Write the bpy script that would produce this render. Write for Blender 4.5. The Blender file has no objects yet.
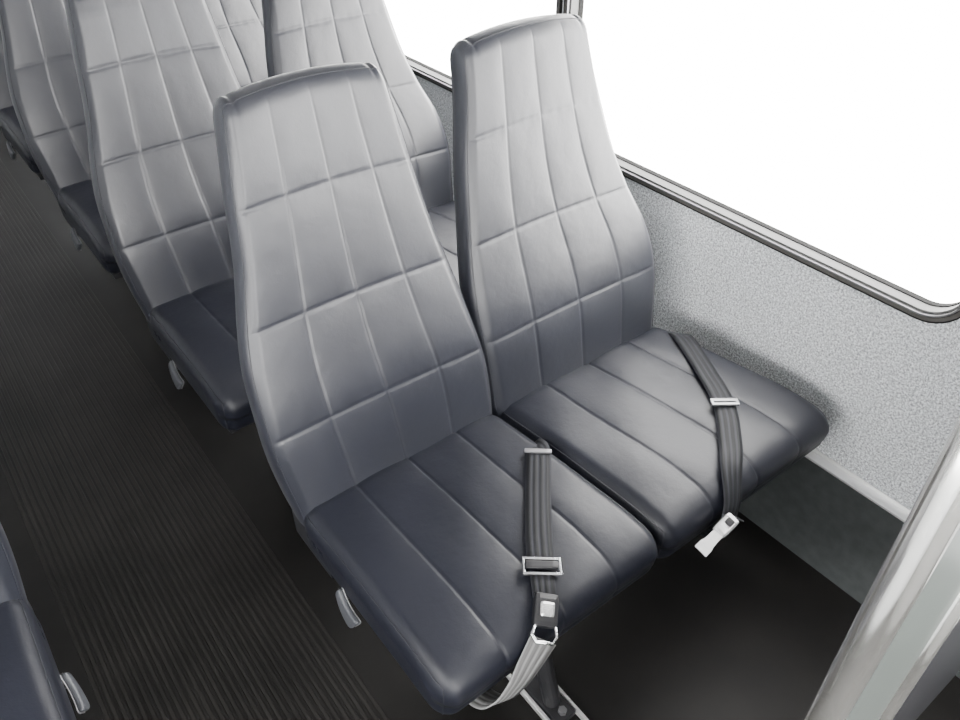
import bpy, bmesh, math, random
from mathutils import Vector, Matrix
random.seed(4)
SC = bpy.context.scene
COL = SC.collection

# ------------------------------------------------------------------ materials
def mat(name, base=(.5,.5,.5), rough=.5, metal=0, spec=.5):
    m = bpy.data.materials.new(name); m.use_nodes = True
    b = m.node_tree.nodes['Principled BSDF']
    b.inputs['Base Color'].default_value = (*base,1)
    b.inputs['Roughness'].default_value = rough
    b.inputs['Metallic'].default_value = metal
    b.inputs['Specular IOR Level'].default_value = spec
    return m, m.node_tree, b
def noise(nt, scale, detail=3, rough=.5, vec=None):
    n = nt.nodes.new('ShaderNodeTexNoise'); n.inputs['Scale'].default_value = scale
    n.inputs['Detail'].default_value = detail; n.inputs['Roughness'].default_value = rough
    if vec is None:
        t = nt.nodes.new('ShaderNodeTexCoord'); vec = t.outputs['Object']
    nt.links.new(vec, n.inputs['Vector']); return n
def ramp(nt, src, stops):
    r = nt.nodes.new('ShaderNodeValToRGB'); e = r.color_ramp.elements
    while len(e) < len(stops): e.new(.5)
    for i,(p,c) in enumerate(stops):
        e[i].position = p; e[i].color = (*c,1)
    nt.links.new(src, r.inputs['Fac']); return r
def bump(nt, b, src, strength, dist=.001):
    n = nt.nodes.new('ShaderNodeBump'); n.inputs['Strength'].default_value = strength
    n.inputs['Distance'].default_value = dist
    nt.links.new(src, n.inputs['Height']); nt.links.new(n.outputs['Normal'], b.inputs['Normal'])

def vinyl(name, c, rough=.4, spec=.8, sheen=0):
    m, nt, b = mat(name, c, rough, 0, spec)
    b.inputs['Sheen Weight'].default_value = sheen
    b.inputs['Sheen Roughness'].default_value = .45
    n = noise(nt, 5, 4); r = ramp(nt, n.outputs['Fac'], [(.3, tuple(k*.88 for k in c)), (.7, tuple(k*1.1 for k in c))])
    nt.links.new(r.outputs['Color'], b.inputs['Base Color'])
    v = noise(nt, 420, 3, .6); w = noise(nt, 18, 4, .55)
    a = nt.nodes.new('ShaderNodeMath'); a.operation='MULTIPLY_ADD'
    nt.links.new(w.outputs['Fac'], a.inputs[0]); a.inputs[1].default_value = 8.5
    nt.links.new(v.outputs['Fac'], a.inputs[2])
    bump(nt, b, a.outputs[0], .34, .0005)
    rr = nt.nodes.new('ShaderNodeMapRange'); nt.links.new(n.outputs['Fac'], rr.inputs['Value'])
    rr.inputs['To Min'].default_value = rough-.03; rr.inputs['To Max'].default_value = rough+.05
    nt.links.new(rr.outputs[0], b.inputs['Roughness'])
    return m
M = {}
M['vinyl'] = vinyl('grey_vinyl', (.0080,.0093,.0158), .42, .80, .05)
M['cushion_vinyl'] = vinyl('shaded_grey_vinyl', (.0056,.0065,.0118), .46, .38, .008)  # same seat vinyl, darker and less glossy, so cushion shade sits in the material
M['piping'] = mat('piping_vinyl', (.014,.015,.020), .5)[0]
m, nt, b = mat('speckled_carpet', (.4,.4,.42), .95, 0, .1)
n = noise(nt, 230, 4, .8); r = ramp(nt, n.outputs['Fac'], [(.38,(.22,.23,.245)),(.5,(.56,.58,.60)),(.60,(.92,.94,.96))])
nt.links.new(r.outputs['Color'], b.inputs['Base Color']); bump(nt, b, n.outputs['Fac'], .6, .002); M['carpet'] = m
def floormat(name, lo, hi, rough):
    m, nt, b = mat(name, lo, rough, 0, .2)
    n = noise(nt, 4, 6, .65); r = ramp(nt, n.outputs['Fac'], [(.35,lo),(.72,hi)])
    nt.links.new(r.outputs['Color'], b.inputs['Base Color']); return m
M['floor'] = floormat('black_rubber_floor', (.0038,.0036,.0034), (.0090,.0084,.0078), .5)
M['rib'] = floormat('highlit_rib_tops', (.0080,.0075,.0070), (.020,.0186,.0172), .5)  # paler colour on the rib tops stands in for highlights
m, nt, b = mat('dark_side_panel', (.06,.065,.07), .5, 0, .4)
n = noise(nt, 40, 4); r = ramp(nt, n.outputs['Fac'], [(.3,(.036,.040,.041)),(.7,(.055,.060,.060))])
nt.links.new(r.outputs['Color'], b.inputs['Base Color']); M['panel'] = m
m, nt, b = mat('brushed_aluminium', (.95,.95,.95), .28, .7)
n = noise(nt, 30, 3); bump(nt, b, n.outputs['Fac'], .1, .0005); M['alu'] = m
M['steel'] = mat('polished_steel', (.95,.94,.90), .13, .95)[0]
M['chrome'] = mat('chrome', (.8,.8,.82), .18, 1)[0]
M['lever'] = mat('grey_lever_plastic', (.05,.053,.06), .45)[0]
M['silver'] = mat('silver_latch', (.70,.70,.71), .25, .8)[0]
M['dull'] = mat('dull_metal_rim', (.24,.24,.25), .35, .7)[0]
M['black_steel'] = mat('black_painted_steel', (.012,.012,.014), .45)[0]
M['black_plastic'] = mat('black_plastic', (.012,.012,.014), .35)[0]
M['rubber'] = mat('black_rubber', (.012,.012,.012), .9, 0, .1)[0]
M['frame'] = mat('dark_anodised', (.10,.095,.09), .5, .4)[0]
M['reveal'] = mat('grey_window_channel', (.10,.10,.10), .7, 0, .3)[0]
M['ceiling'] = mat('laminate', (.26,.26,.26), .6)[0]
M['laminate'] = mat('grey_green_laminate', (.07,.08,.075), .3)[0]
M['dark_laminate'] = mat('dark_laminate', (.012,.012,.014), .4)[0]
def webbing(name, c1, c2):
    m, nt, b = mat(name, c1, .65, 0, .2)
    uv = nt.nodes.new('ShaderNodeTexCoord'); sx = nt.nodes.new('ShaderNodeSeparateXYZ')
    nt.links.new(uv.outputs['UV'], sx.inputs[0])
    mu = nt.nodes.new('ShaderNodeMath'); mu.operation='MULTIPLY'; mu.inputs[1].default_value = 2*math.pi*4
    nt.links.new(sx.outputs['X'], mu.inputs[0])
    s = nt.nodes.new('ShaderNodeMath'); s.operation='COSINE'; nt.links.new(mu.outputs[0], s.inputs[0])
    r = ramp(nt, s.outputs[0], [(.0,c1),(.9,c2)]); nt.links.new(r.outputs['Color'], b.inputs['Base Color'])
    bump(nt, b, s.outputs[0], .5, .0008); return m
M['web'] = webbing('charcoal_webbing', (.009,.0095,.011), (.021,.022,.027))
M['web_light'] = webbing('grey_webbing', (.10,.10,.10), (.20,.20,.20))
m = bpy.data.materials.new('window_glass'); m.use_nodes = True; nt = m.node_tree
for x in list(nt.nodes): nt.nodes.remove(x)
o = nt.nodes.new('ShaderNodeOutputMaterial'); mx = nt.nodes.new('ShaderNodeMixShader'); mx.inputs[0].default_value = .05
t = nt.nodes.new('ShaderNodeBsdfTransparent'); g = nt.nodes.new('ShaderNodeBsdfGlossy'); g.inputs['Roughness'].default_value = .02
nt.links.new(t.outputs[0], mx.inputs[1]); nt.links.new(g.outputs[0], mx.inputs[2]); nt.links.new(mx.outputs[0], o.inputs['Surface'])
M['glass'] = m

# ------------------------------------------------------------------ helpers
def link_mesh(name, V, F, material, parent=None, origin=Vector((0,0,0)), smooth=True, uvs=None):
    me = bpy.data.meshes.new(name)
    me.from_pydata([tuple(Vector(v)-origin) for v in V], [], F)
    if smooth:
        me.polygons.foreach_set('use_smooth', [True]*len(me.polygons))
    if uvs:
        ul = me.uv_layers.new(name='UVMap')
        for li, l in enumerate(me.loops): ul.data[li].uv = uvs[l.vertex_index]
    me.materials.append(M[material]); me.update()
    o = bpy.data.objects.new(name, me); COL.objects.link(o)
    if parent is not None: o.parent = parent
    return o
def empty(name, loc):
    o = bpy.data.objects.new(name, None); o.location = loc; o.empty_display_size = .1; COL.objects.link(o); return o
def tag(o, label=None, cat=None, group=None, kind=None):
    if label: o['label'] = label
    if cat: o['category'] = cat
    if group: o['group'] = group
    if kind: o['kind'] = kind
    return o
class MB:
    def __init__(s): s.V=[]; s.F=[]
    def add(s, V, F):
        n=len(s.V); s.V += [Vector(v) for v in V]; s.F += [tuple(i+n for i in f) for f in F]; return s
    def box(s, x0,x1,y0,y1,z0,z1, bev=0, mtx=None):
        if bev:
            V,F = rbox(((x1-x0)/2,(y1-y0)/2,(z1-z0)/2),(bev,bev,bev),(6,6,6), None)
            c = Vector(((x0+x1)/2,(y0+y1)/2,(z0+z1)/2)); V=[v+c for v in V]
        else:
            V=[Vector(p) for p in [(x0,y0,z0),(x1,y0,z0),(x1,y1,z0),(x0,y1,z0),(x0,y0,z1),(x1,y0,z1),(x1,y1,z1),(x0,y1,z1)]]
            F=[(0,3,2,1),(4,5,6,7),(0,1,5,4),(1,2,6,5),(2,3,7,6),(3,0,4,7)]
        if mtx is not None: V=[mtx@v for v in V]
        return s.add(V,F)
    def cyl(s, p0, p1, r, n=20, r2=None):
        return s.tube([p0,p1], r, n, r2=r2)
    def tube(s, path, r, n=10, r2=None, closed=False):
        P=[Vector(p) for p in path]; k=len(P); V=[]; F=[]; up=None
        for i,p in enumerate(P):
            if closed: t=(P[(i+1)%k]-P[i-1])
            else: t=(P[min(i+1,k-1)]-P[max(i-1,0)])
            t.normalize()
            if up is None:
                up = Vector((0,0,1)) if abs(t.z)<.9 else Vector((1,0,0))
            a = t.cross(up); a.normalize(); b = a.cross(t); b.normalize(); up=b
            rr = r if r2 is None else r+(r2-r)*i/(k-1)
            for j in range(n):
                th=2*math.pi*j/n; V.append(p+a*math.cos(th)*rr+b*math.sin(th)*rr)
        for i in range(k if closed else k-1):
            for j in range(n):
                F.append((i*n+j, i*n+(j+1)%n, ((i+1)%k)*n+(j+1)%n, ((i+1)%k)*n+j))
        if not closed:
            F.append(tuple(range(n))[::-1]); F.append(tuple((k-1)*n+j for j in range(n)))
        return s.add(V,F)
    def build(s, name, material, parent=None, origin=Vector((0,0,0)), smooth=False):
        o = link_mesh(name, s.V, s.F, material, parent, origin, smooth)
        return o
def boxpoint(p, h, r):
    q = Vector([max(-(h[i]-r[i]), min(h[i]-r[i], p[i])) for i in range(3)])
    d = Vector([(p[i]-q[i])/r[i] for i in range(3)])
    if d.length < 1e-9: return Vector(p), Vector((0,0,1))
    d.normalize()
    nrm = Vector([d[i]/r[i] for i in range(3)]); nrm.normalize()
    return Vector([q[i]+d[i]*r[i] for i in range(3)]), nrm
def rbox(h, r, n, warp):
    V=[]; F=[]; idx={}
    def coord(i,k):
        t = i/n[k]; return -h[k] + 2*h[k]*t
    def vid(i,j,k):
        key=(i,j,k)
        if key not in idx:
            p,nr = boxpoint((coord(i,0),coord(j,1),coord(k,2)),h,r)
            if warp: p = warp(p,nr)
            idx[key]=len(V); V.append(p)
        return idx[key]
    for i in range(n[0]):
        for j in range(n[1]):
            F.append((vid(i,j,n[2]),vid(i+1,j,n[2]),vid(i+1,j+1,n[2]),vid(i,j+1,n[2])))
            F.append((vid(i,j,0),vid(i,j+1,0),vid(i+1,j+1,0),vid(i+1,j,0)))
    for i in range(n[0]):
        for k in range(n[2]):
            F.append((vid(i,0,k),vid(i+1,0,k),vid(i+1,0,k+1),vid(i,0,k+1)))
            F.append((vid(i,n[1],k),vid(i,n[1],k+1),vid(i+1,n[1],k+1),vid(i+1,n[1],k)))
    for j in range(n[1]):
        for k in range(n[2]):
            F.append((vid(0,j,k),vid(0,j,k+1),vid(0,j+1,k+1),vid(0,j+1,k)))
            F.append((vid(n[0],j,k),vid(n[0],j+1,k),vid(n[0],j+1,k+1),vid(n[0],j,k+1)))
    return V,F
def sstep(a,b,x):
    t=max(0,min(1,(x-a)/(b-a))); return t*t*(3-2*t)
def interp(tab, x):
    # smooth (Catmull-Rom) interpolation of the silhouette tables
    if x<=tab[0][0]: return tab[0][1]
    if x>=tab[-1][0]: return tab[-1][1]
    for i in range(len(tab)-1):
        if x<=tab[i+1][0]:
            x0,f0=tab[i]; x1,f1=tab[i+1]
            m0=(f1-(tab[i-1][1] if i else f0))/(x1-(tab[i-1][0] if i else x0))
            j=min(i+2,len(tab)-1)
            m1=(tab[j][1]-f0)/(tab[j][0]-x0)
            h=x1-x0; t=(x-x0)/h
            return (2*t**3-3*t*t+1)*f0+(t**3-2*t*t+t)*h*m0+(-2*t**3+3*t*t)*f1+(t**3-t*t)*h*m1
def catmull(P, n=10):
    P=[Vector(p) for p in P]; Q=[P[0]*2-P[1]]+P+[P[-1]*2-P[-2]]; out=[]
    for i in range(1,len(Q)-2):
        for k in range(n):
            t=k/n; a,b,c,d=Q[i-1],Q[i],Q[i+1],Q[i+2]
            out.append(.5*((2*b)+(c-a)*t+(2*a-5*b+4*c-d)*t*t+(3*b-a-3*c+d)*t**3))
    out.append(P[-1]); return out

# ------------------------------------------------------------------ seats
TILT = math.atan2(.195,.64)
A = Vector((0,math.sin(TILT),math.cos(TILT))); N = Vector((0,-math.cos(TILT),math.sin(TILT)))
LEN = .669; YJ=.905; ZJ=.475
def quilt(f):
    g = f-math.floor(f); return 1-abs(2*g-1)**3
def groove(f, width):
    d = abs(f-round(f)); return math.exp(-(d/width)**2)
# half widths up the back: aisle-side edge and window-side edge of each backrest
HW_A = ([(-.1,.208),(.05,.219),(.2,.228),(.35,.222),(.5,.201),(.65,.177),(.8,.156),(.95,.139),(1.05,.132)],
        [(-.1,.212),(.05,.218),(.2,.216),(.35,.200),(.5,.182),(.65,.166),(.8,.152),(.95,.141),(1.05,.136)])
HW_B = ([(-.1,.222),(.05,.229),(.2,.232),(.35,.226),(.5,.211),(.65,.190),(.8,.168),(.95,.151),(1.05,.145)],
        [(-.1,.225),(.05,.240),(.2,.250),(.35,.236),(.5,.198),(.65,.166),(.8,.149),(.95,.140),(1.05,.137)])
def make_backrest(cx, HWT, parent, origin, seed=0):
    T=.062; L0=-.07; H=(LEN-L0)/2; a=.22
    h=(a,H,T/2); r=(.022,.032,.030)
    def warp(p,nr):
        x,yy,z = p
        L = L0+H+yy; s=L/LEN; u=x/a
        front = sstep(.3,.9,nr.z)
        hl = interp(HWT[0],s); hr = interp(HWT[1],s)
        mid=(hr-hl)/2; hw=(hr+hl)/2
        sd = s - .010*(1-u*u)
        fu = (u+1)*2; fs = (sd-.208)/.277
        inb = sstep(1.0,.90,abs(u))*sstep(1.0,.90,s)
        puff = .0026*quilt(fu)*quilt(fs)
        if s>.762: puff = .0026*quilt(fu)*(1-abs(2*min(1,(s-.762)/.27)-1)**3)
        gv = groove(fu, .020) if .3<fu<3.7 else 0
        gh = groove(fs, .014) if s<.9 else 0
        d = z - T/2 + front*inb*(puff - .0016*max(gv,gh))
        near = max(math.exp(-(abs(fu-round(fu))/.10)**2) if .3<fu<3.7 else 0, math.exp(-(abs(fs-round(fs))/.07)**2))
        d += .00013*math.sin((s*75 if abs(fu-round(fu))<.12 else u*45)+seed*3)*near*front*inb
        d += front*.005*(1-u**4)
        d += .014*math.exp(-((s-.22)/.2)**2) * (1 if z>0 else .5)
        d += .0022*math.sin(u*2.1+seed)*math.sin(s*5+seed)*front
        sideb = sstep(.4,.9,abs(nr.x))
        xo = cx + mid + u*hw + nr.x*(.002*math.sin(s*17+seed)+.003)*sideb
        top = sstep(.88,1.0,s)
        L += .014*(1-u*u)*top
        L -= .0030*math.exp(-((abs(u)-.85)/.028)**2)*top*sstep(-.9,.2,nr.z)
        return Vector((xo,YJ,ZJ)) + A*L + N*d
    V,F = rbox(h,r,(170,210,16),warp)
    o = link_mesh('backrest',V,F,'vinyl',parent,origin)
    def edge(seq, off=.0002):
        out=[]
        for (p,q,n) in seq:
            for i in range(n):
                t=i/n; pt=[p[k]+(q[k]-p[k])*t for k in range(3)]
                bp,nr=boxpoint(pt,h,r); w=warp(bp,nr)
                wn = Vector((nr.x,0,0))+A*nr.y+N*nr.z
                out.append(w+wn*off)
        return out
    c=T/2
    for cc in (c,-c):
        mb=MB(); mb.tube(edge([((-a,-H,cc),(-a,H,cc),60),((-a,H,cc),(a,H,cc),40),((a,H,cc),(a,-H,cc),60)]),.0009,6)
        mb.build('piping','piping',o,origin,True)
    return o
CU={}
def make_cushion(key, xr0,xr1,xf0,xf1, parent, origin):
    a=.22; y0,y1=.480,.925; b=(y1-y0)/2; c=.056
    h=(a,b,c); r=(.030,.046,.034)
    def warp(p,nr):
        x,yy,z=p; v=(yy+b)/(2*b); u=x/a
        lo=xf0+(xr0-xf0)*v; hi=xf1+(xr1-xf1)*v
        X=(lo+hi)/2+u*(hi-lo)/2; Y=y0+yy+b
        top=sstep(-.35,.35,nr.z)*sstep(1.0,.6,abs(nr.x))
        fu=(u+1)*2
        puff=.0028*quilt(fu)*top*sstep(1,.88,abs(u))
        g=-.0019*groove(fu,.018)*top*(1 if .3<fu<3.7 else 0)
        near=math.exp(-(abs(fu-round(fu))/.10)**2) if .3<fu<3.7 else 0
        g+=.0003*math.sin(Y*140+u*5)*near*top
        Z=.421+z
        Z+= .007*(1-u**4)*sstep(-.2,.5,nr.z) 
        Z-= .016*max(0,1-v/.3)**2*(1 if z>0 else .3)
        Z-= .0100*v*sstep(.0,1,v)*(1 if z>0 else 0)
        Z+= .0020*math.sin(X*31)*math.sin(Y*23)*top
        P=Vector((X,Y,Z)) + nr*(puff+g)
        if nr.y<0: P.y += .008*(-z/c)*(-nr.y)
        return P
    V,F=rbox(h,r,(170,110,16),warp)
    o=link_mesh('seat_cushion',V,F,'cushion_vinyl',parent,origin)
    def edge(seq,off=.0003):
        out=[]
        for (p,q,n) in seq:
            for i in range(n+1):
                t=i/n; pt=[p[k]+(q[k]-p[k])*t for k in range(3)]
                bp,nr=boxpoint(pt,h,r); out.append(warp(bp,nr)+nr*off)
        return out
    for s in (-1,1):
        mb=MB()
        mb.tube(edge([((s*a,b,c*1.0),(s*a,-b,c*1.0),50),((s*a,-b,c*.98),(s*a,-b,-c),14)]),.0011,6)
        mb.build('piping','piping',o,origin,True)
    def topz(X,Y):
        v=(Y-y0)/(2*b); lo=xf0+(xr0-xf0)*v; hi=xf1+(xr1-xf1)*v
        u=max(-1,min(1,(X-(lo+hi)/2)/((hi-lo)/2)))
        bp,nr=boxpoint((u*a,Y-y0-b,c),h,r); return warp(bp,nr)
    CU[key]=topz
    return o

def ribbon(path, normals, width, thick, name, material, parent, origin):
    P=path; V=[];F=[];uv=[]; k=len(P); L=0
    for i,p in enumerate(P):
        t=(P[min(i+1,k-1)]-P[max(i-1,0)]).normalized()
        n=normals[i]; w=t.cross(n).normalized(); nn=w.cross(t).normalized()
        if i: L+=(P[i]-P[i-1]).length
        for (sx,sn) in ((-1,0),(-.5,.35),(0,.45),(.5,.35),(1,0),(1,-1),(-1,-1)):
            V.append(p+w*sx*width/2+nn*(sn*thick)); uv.append(((sx+1)/2,L*10))
    m=7
    for i in range(k-1):
        for j in range(m): F.append((i*m+j,(i+1)*m+j,(i+1)*m+(j+1)%m,i*m+(j+1)%m))
    F.append(tuple(range(m))); F.append(tuple((k-1)*m+j for j in range(m))[::-1])
    return link_mesh(name,V,F,material,parent,origin,True,uv)
def frame_at(p, t, n):
    t=t.normalized(); w=t.cross(n).normalized(); nn=w.cross(t).normalized()
    return Matrix(((w.x,t.x,nn.x,p.x),(w.y,t.y,nn.y,p.y),(w.z,t.z,nn.z,p.z),(0,0,0,1)))
def lerpn(cp, n):
    out=[]
    for a_,b_ in zip(cp,cp[1:]):
        for k in range(n): out.append((Vector(a_)*(1-k/n)+Vector(b_)*k/n).normalized())
    out.append(Vector(cp[-1]).normalized()); return out

def make_lever(parent, origin):
    mb=MB(); mb.cyl((.312,.770,.385),(.298,.770,.385),.012,20)
    lv=mb.build('recline_lever','black_plastic',parent,origin,False)
    R=Matrix.Translation(Vector((.292,.750,.372)))@Matrix.Rotation(math.radians(30),4,'X')@Matrix.Rotation(math.radians(-4),4,'Z')@Matrix.Rotation(math.radians(10),4,'Y')@Matrix.Scale(.92,4)
    def wp(p,nr):
        q=p.copy(); q.x += .05*p.y*p.y
        q.z*= (1.0-.38*(q.y/.04)); q.z += .012*(q.y/.04)**2; return R@q
    V,F=rbox((.006,.036,.016),(.0045,.009,.007),(6,20,10),wp)
    h=link_mesh('handle',V,F,'lever',lv,origin); h['label']='dull grey paddle'
    V,F=rbox((.0014,.037,.0168),(.0013,.0095,.0075),(4,20,10),lambda p,nr:wp(Vector((p.x+.0050,p.y,p.z)),nr))
    e=link_mesh('handle_rim',V,F,'dull',lv,origin); e['label']='metal rim'
    return lv

def make_double_seat():
    O=Vector((.755,.75,0))
    root=empty('double_bus_seat',O)
    make_cushion('L',.301,.738,.303,.7675,root,O)
    make_cushion('R',.737,1.215,.7665,1.270,root,O)
    make_backrest(.516,HW_A,root,O,0.3)
    make_backrest(.962,HW_B,root,O,2.1)
    mb=MB()
    for y in (.56,.82): mb.box(.325,1.235,y-.016,y+.016,.334,.364,.004)
    for x in (.335,.60,.75,1.18): mb.box(x-.012,x+.012,.53,.90,.336,.367,.003)
    mb.box(.325,1.22,.88,.91,.334,.368,.004)
    mb.box(1.215,1.303,.545,.575,.33,.362,.003); mb.box(1.215,1.303,.805,.835,.33,.362,.003)
    mb.box(1.293,1.303,.53,.85,.305,.365,.003)
    mb.build('seat_frame','black_steel',root,O,False)
    mb=MB()
    for y0,y1 in ((.545,.655),(.86,.775)):
        mb.tube([(.60,y0,.02),(.60,y1,.355)],.018,16)
    mb.box(.594,.606,.62,.82,.10,.35,.002)
    mb.box(.576,.624,.50,.92,.006,.024,.004)
    leg=mb.build('leg','black_steel',root,O,False)
    for x in (.570,.630):
        mb=MB(); mb.box(x-.004,x+.004,.47,.93,.001,.018,.002)
        tr=mb.build('floor_track','alu',leg,O,False); tr['label']='bright metal track beside the foot'
    for y in (.515,.90):
        b=MB(); b.cyl((.6,y,.022),(.6,y,.032),.009,6); b.build('bolt','dull',leg,O)
    mb=MB(); mb.box(.308,.315,.83,.965,.352,.42,.003); mb.build('hinge_bracket','black_steel',root,O)
    mb=MB(); mb.box(1.2,1.207,.83,.965,.352,.42,.003); mb.build('hinge_bracket','black_steel',root,O)
    make_lever(root,O)
    return root,O

def belt_one(root,O):
    t=CU['L']
    def on(x,y,off=.005): 
        p=t(x,y).copy(); return Vector((x,y,p.z+off))
    P=[Vector((.738,.80,.43)),Vector((.729,.775,.470)),on(.706,.742,.008),on(.645,.672,.007),on(.59,.607,.007),on(.545,.548,.009)]
    S=catmull(P,8)
    nn=lerpn([(-.6,.2,.8),(-.2,0,1),(0,0,1),(0,0,1),(0,0,1),(0,-.1,1)],8)
    s=ribbon(S,nn,.045,.0018,'seat_belt','web',root,O); s['label']='charcoal lap belt crossing the aisle-side cushion'
    d=(S[22]-S[14]).normalized()
    mt=frame_at(S[15]+Vector((0,0,.002)),d,Vector((0,0,1)))
    b=MB(); b.box(-.025,.025,-.005,.005,-.001,.004,.0015,mt); k=b.build('keeper','dull',s,O); k['label']='small grey keeper'
    e=S[-1]; d=(S[-1]-S[-6]).normalized(); n=Vector((0,-.1,1)).normalized()
    mt=frame_at(e,d,n)
    b=MB()
    b.box(-.031,.031,-.018,-.013,0,.006,.001,mt); b.box(-.031,.031,.010,.015,0,.006,.001,mt)
    b.box(-.031,-.027,-.016,.013,0,.006,.001,mt); b.box(.027,.031,-.016,.013,0,.006,.001,mt)
    a_=b.build('adjuster','chrome',s,O); a_['label']='chrome slide adjuster'
    b=MB(); b.box(-.026,.026,-.010,.004,0.002,.0085,.002,mt); b.build('adjuster_bar','black_plastic',s,O)
    q0=e+d*.010; q1=on(.515,.505,.012); 
    ribbon(catmull([q0+Vector((0,0,-.001)),(q0+q1)/2+Vector((0,0,.002)),q1],6),lerpn([n,n,(0,-.3,1)],6),.038,.002,'belt_tail','web',s,O)
    d2=(Vector((.474,.462,.43))-Vector((.53,.52,.47))).normalized(); n2=Vector((-.05,-.55,.83)).normalized()
    bc=Vector((.500,.488,.484)); mt=frame_at(bc,d2,n2)
    b=MB(); b.box(-.019,.019,-.028,.022,-.008,.008,.004,mt); b.build('buckle','black_plastic',s,O)
    b=MB(); b.box(-.0115,.0115,-.015,.007,.006,.0115,.003,mt); x=b.build('buckle_button','silver',s,O); x['label']='silver square release button'
    b=MB(); b.tube([mt@Vector(p) for p in ((-.016,.020,.004),(-.020,.034,.004),(-.013,.044,.004),(.013,.044,.004),(.020,.034,.004),(.016,.020,.004))],.003,8)
    b.build('tongue','chrome',s,O,True)
    q=mt@Vector((0,.040,.001))
    P=[q,Vector((.448,.459,.432)),Vector((.420,.455,.405)),Vector((.395,.462,.378)),Vector((.385,.50,.350)),Vector((.385,.56,.345))]
    y=ribbon(catmull(P,8),lerpn([n2,(-.1,-.8,.5),(-.1,-1,.1),(-.1,-1,-.2),(0,-.3,-1),(0,0,-1)],8),.042,.002,'anchor_strap','web_light',s,O)
    y['label']='paler grey webbing looping under the cushion'
def belt_two(root,O):
    t=CU['R']
    def on(x,y,off=.005):
        p=t(x,y).copy(); return Vector((x,y,p.z+off))
    P=[Vector((1.225,.87,.455)),on(1.195,.82,.008),on(1.135,.71,.009),on(1.077,.618,.010),on(1.01,.548,.012),on(.962,.506,.012),Vector((.928,.468,.452)),Vector((.905,.453,.41))]
    S=catmull(P,8)
    nn=lerpn([(.3,0,1),(0,0,1),(0,0,1),(0,0,1),(0,-.05,1),(0,-.5,1),(0,-1,.5),(0,-1,.1)],8)
    s=ribbon(S,nn,.044,.0018,'seat_belt','web',root,O); s['label']='charcoal lap belt crossing the window-side cushion'
    d=(S[26]-S[20]).normalized(); mt=frame_at(S[24]+Vector((0,0,.002)),d,Vector((0,0,1)))
    b=MB(); b.box(-.027,.027,-.010,.010,0,.006,.002,mt); b.box(-.022,.022,-.003,.003,.004,.009,.002,mt)
    x=b.build('adjuster','dull',s,O); x['label']='grey slide adjuster'
    bc=Vector((.874,.445,.440)); d2=Vector((-.88,-.02,-.26)).normalized(); n2=Vector((-.15,-.35,.92)).normalized()
    mt=frame_at(bc,d2,n2)
    b=MB(); b.box(-.013,.013,-.032,.012,-.006,.006,.004,mt); x=b.build('buckle','silver',s,O); x['label']='bright silver buckle'
    b=MB(); b.box(-.007,.007,-.024,-.010,.005,.0085,.002,mt); b.build('buckle_button','black_plastic',s,O)
    b=MB(); zz=(-.001,.002)
    q=[(-.009,.008),(.009,.008),(.010,.036),(.0125,.042),(.0125,.058),(-.0125,.058),(-.0125,.042),(-.010,.036)]
    Vq=[mt@Vector((px,py,z)) for z in zz for px,py in q]; nq=len(q)
    b.add(Vq,[tuple(range(nq))[::-1],tuple(range(nq,2*nq))]+[(i,(i+1)%nq,nq+(i+1)%nq,nq+i) for i in range(nq)])
    x=b.build('tongue','silver',s,O,False); x['label']='bright metal latch tongue'
    P=[mt@Vector((0,-.03,-.002)),Vector((.903,.450,.428)),Vector((.917,.453,.40)),Vector((.925,.49,.350)),Vector((.93,.56,.345))]
    ribbon(catmull(P,6),lerpn([n2,(0,-1,.3),(0,-1,0),(0,-.5,-1),(0,0,-1)],6),.040,.002,'anchor_strap','web',s,O)

seat0,O0 = make_double_seat()
G='double seats in a row along the window wall'
def copy_tree(o,parent=None):
    c=o.copy(); COL.objects.link(c); c.parent=parent
    for ch in list(o.children): copy_tree(ch,c)
    return c
rows=[seat0]
for k in (1,2,3):
    c=copy_tree(seat0); c.location=(O0.x,O0.y+.77*k,0); rows.append(c)
left=copy_tree(seat0); left.scale=(-1,1,1); left.location=(-.572,O0.y+.125,0)
belt_one(seat0,O0); belt_two(seat0,O0)
tag(rows[0],'grey quilted vinyl double seat in front, with two lap belts lying on it','bus seat',G)
tag(rows[1],'grey quilted double seat directly behind the front belted seat','bus seat',G)
tag(rows[2],'grey quilted double seat third from the front along the window wall','bus seat',G)
tag(rows[3],'grey quilted double seat farthest back, only its cushion edge showing at upper left','bus seat',G)
tag(left,'dark grey double seat across the aisle, only a cushion corner showing at lower left','bus seat')

# ------------------------------------------------------------------ shell
XW=1.33; XP=1.305; YA,YB=-1.35,4.6; ZT=1.95; XL=-1.16
def st(o): o['kind']='structure'; return o
prof=[(XL-.05,0.0),(-.12,0.0)]; x=-.12
while x<.33:
    prof += [(x+.003,0.0),(x+.0048,.0018),(x+.0115,.0018),(x+.0132,0.0)]; x+=.0150
prof += [(x+.004,0.0),(XW+.05,0.0)]
V=[];F=[];ribf=[]
for (px,pz) in prof: V += [(px,YA,pz),(px,YB,pz)]
for i in range(len(prof)-1):
    if prof[i][1]>0 and prof[i+1][1]>0: ribf.append(i)
    F.append((2*i,2*i+2,2*i+3,2*i+1))
n0=len(V); V += [(XL-.05,YA,-.05),(XW+.05,YA,-.05),(XW+.05,YB,-.05),(XL-.05,YB,-.05)]; F.append((n0,n0+3,n0+2,n0+1))
fl=st(link_mesh('floor',V,F,'floor',smooth=False)); fl.data.materials.append(M['rib'])
for i in ribf: fl.data.polygons[i].material_index=1
mb=MB(); mb.box(XL-.05,XW+.05,YA,YB,ZT,ZT+.04); st(mb.build('ceiling','ceiling'))

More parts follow.
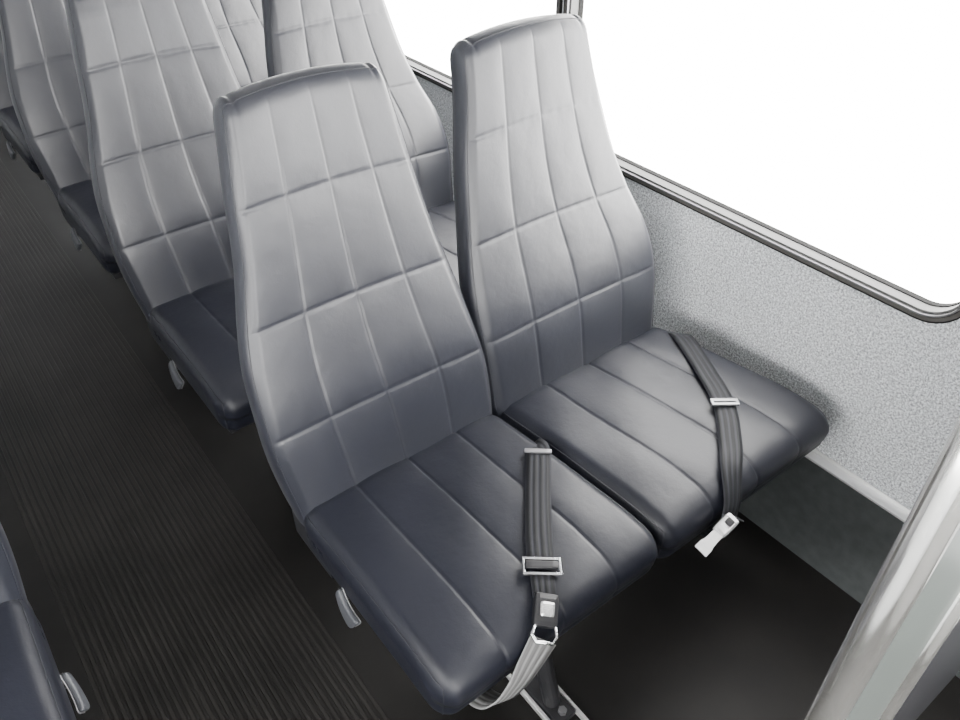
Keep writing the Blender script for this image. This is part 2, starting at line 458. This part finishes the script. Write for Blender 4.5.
def rrect(y0,y1,z0,z1,r,n=10):
    pts=[]
    for (cy,cz,a0) in ((y1-r,z0+r,-90),(y1-r,z1-r,0),(y0+r,z1-r,90),(y0+r,z0+r,180)):
        for k in range(n+1):
            a=math.radians(a0+90*k/n); pts.append((cy+r*math.cos(a),cz+r*math.sin(a)))
    return pts
def tile_outer(y0,y1,z0,z1,r,Y0,Y1,Z0,Z1,n=10):
    pts=[]
    for (cy,cz,c,idx) in ((y1-r,z0+r,(Y1,Z0),0),(y1-r,z1-r,(Y1,Z1),1),(y0+r,z1-r,(Y0,Z1),2),(y0+r,z0+r,(Y0,Z0),3)):
        for k in range(n+1):
            if k==0: p={0:(cy,Z0),1:(Y1,cz),2:(cy,Z1),3:(Y0,cz)}[idx]
            elif k==n: p={0:(Y1,cz),1:(cy,Z1),2:(Y0,cz),3:(cy,Z0)}[idx]
            else: p=c
            pts.append(p)
    return pts
def ring(mb,outer,inner,x0,x1):
    n=len(outer); V=[]
    for (lp,x) in ((outer,x0),(inner,x0),(inner,x1),(outer,x1)):
        V += [(x,p[0],p[1]) for p in lp]
    F=[]
    for i in range(n):
        j=(i+1)%n
        for a_ in range(4):
            b_=(a_+1)%4
            F.append((a_*n+i,a_*n+j,b_*n+j,b_*n+i))
    mb.add(V,F)
WZ0,WZ1,WR=.712,1.34,.070  # window tops, out of view, are lowered to cut light on the cushions
# (y0,y1,z0,z1) ; first one is an unseen door opening, added and sized to light the backrests
WINS=[(-1.28,.10,1.0,1.88),(.372,1.390,WZ0,WZ1),(1.430,2.352,WZ0,WZ1),(2.402,3.352,WZ0,WZ1),(3.402,4.352,WZ0,WZ1)]
LW=[(-.9,.0,1.0,1.5),(.05,.95,1.0,1.5)]  # unseen left windows, added and sized for the light they let in
def side_wall(name,x0,x1,wins,zb):
    mb=MB(); prev=YA
    for (a_,b_,z0,z1) in wins:
        ya,yb=a_-.020,b_+.020
        if ya-prev>.001: mb.box(min(x0,x1),max(x0,x1),prev,ya,zb,ZT)
        ring(mb,tile_outer(a_,b_,z0,z1,WR,ya,yb,zb,ZT),rrect(a_,b_,z0,z1,WR),x0,x1)
        prev=yb
    mb.box(min(x0,x1),max(x0,x1),prev,YB,zb,ZT)
    o=st(mb.build(name,'carpet'))
    bm=bmesh.new(); bm.from_mesh(o.data); bmesh.ops.remove_doubles(bm,verts=bm.verts,dist=1e-5)
    bmesh.ops.recalc_face_normals(bm,faces=bm.faces); bm.to_mesh(o.data); bm.free()
    return o
side_wall('wall_right',XW,XW+.035,WINS,.285)
side_wall('wall_left',XL,XL-.035,LW,0)
wi=0
def portal(loc,aim,sx,sy):
    L=bpy.data.lights.new('sky_portal','AREA'); L.shape='RECTANGLE'; L.size=sx; L.size_y=sy; L.cycles.is_portal=True
    lo=bpy.data.objects.new('sky_portal',L); COL.objects.link(lo); lo.location=loc
    lo.rotation_euler=Vector(aim).to_track_quat('-Z','Z').to_euler()
def window(x,sgn,a_,b_,z0,z1):
    global wi; wi+=1
    w=st(empty('window_%d'%wi,(x,(a_+b_)/2,z0))); O=Vector(w.location)
    def rr(e): return rrect(a_-e,b_+e,z0-e,z1+e,WR+e*.8)
    for (nm,mt,e0,e1,d0,d1) in (('gasket','rubber',.0145,.0120,.006,-.004),('window_frame','frame',.0125,.005,.005,-.03),
                                ('window_track','rubber',.0055,.0030,.001,-.03),
                                ('window_trim','dull',.0035,.0005,.007,-.03),('window_channel','reveal',.001,-.004,.000,-.026),
                                ('inner_gasket','rubber',-.0035,-.006,-.024,-.038)):
        mb=MB(); ring(mb,rr(e0),rr(e1),x-sgn*d0,x-sgn*d1); 
        mb.build(nm,mt,w,O)
    mb=MB(); p=rr(-.005); mb.add([(x+sgn*.028,q[0],q[1]) for q in p],[tuple(range(len(p)))]); mb.build('pane','glass',w,O)
    portal((x+sgn*.045,(a_+b_)/2,(z0+z1)/2),(-sgn,0,0),b_-a_,z1-z0)
for q in WINS: window(XW,1,*q)
for q in LW: window(XL,-1,*q)
mb=MB(); mb.box(XP,XW+.05,YA,YB,0,.282); st(mb.build('wall_right_lower','panel'))
mb=MB(); mb.box(XP-.003,XW-.001,YA,YB,.283,.289,.001); mb.box(XW-.004,XW-.001,YA,YB,.286,.297,.001)
st(mb.build('trim_1','alu'))
def cross_wall(name,y0,y1,ox0,ox1,oz0,oz1):
    mb=MB()
    mb.box(XL-.05,XW+.05,y0,y1,0,oz0); mb.box(XL-.05,XW+.05,y0,y1,oz1,ZT)
    mb.box(XL-.05,ox0,y0,y1,oz0,oz1); mb.box(ox1,XW+.05,y0,y1,oz0,oz1); st(mb.build(name,'ceiling'))
cross_wall('wall_front',YA-.05,YA,-1.05,1.28,1.0,1.92)
portal((.115,YA-.06,1.46),(0,1,0),2.33,.92)
mb=MB(); mb.box(XL-.05,XW+.05,YB,YB+.05,0,ZT); st(mb.build('wall_back','carpet'))

# ------------------------------------------------------------------ partition ahead of the seats
PX,PY=.367,.0715
O=Vector((PX,PY,0)); pt=empty('partition',O)
tag(pt,'partition with polished steel pole beside the camera at lower right','partition')
mb=MB(); mb.cyl((PX,PY,.004),(PX,PY,ZT-.004),.0118,48); s=mb.build('pole','steel',pt,O,True)
mb=MB(); mb.cyl((PX,PY,.003),(PX,PY,.014),.045,32); mb.build('pole_flange','steel',pt,O)
mb=MB(); mb.box(PX+.014,.575,PY-.004,PY+.006,.12,1.30,.003); mb.build('edge_panel','laminate',pt,O)
mb=MB(); mb.tube([(.585,PY,.12),(.585,PY,1.30)],.012,32); mb.build('upright','steel',pt,O,True)
mb=MB(); mb.box(.597,1.28,PY-.004,PY+.006,.30,1.05,.003); mb.build('panel','dark_laminate',pt,O)

# ------------------------------------------------------------------ world, camera
w=bpy.data.worlds.new('sky'); SC.world=w; w.use_nodes=True
bg=w.node_tree.nodes['Background']; bg.inputs[0].default_value=(1,.988,.965,1); bg.inputs[1].default_value=27
cam=bpy.data.cameras.new('camera'); co=bpy.data.objects.new('camera',cam); COL.objects.link(co); SC.camera=co
cam.sensor_width=36; cam.lens=790/960*36; cam.clip_start=.01
yaw=math.radians(37.6); p=math.radians(38.8)
Fv=Vector((math.sin(yaw)*math.cos(p),math.cos(yaw)*math.cos(p),-math.sin(p)))
Rv=Vector((math.cos(yaw),-math.sin(yaw),0)); Uv=Rv.cross(Fv)
mw=Matrix((( Rv.x,Uv.x,-Fv.x,0),(Rv.y,Uv.y,-Fv.y,0),(Rv.z,Uv.z,-Fv.z,1.53),(0,0,0,1)))
co.matrix_world=mw
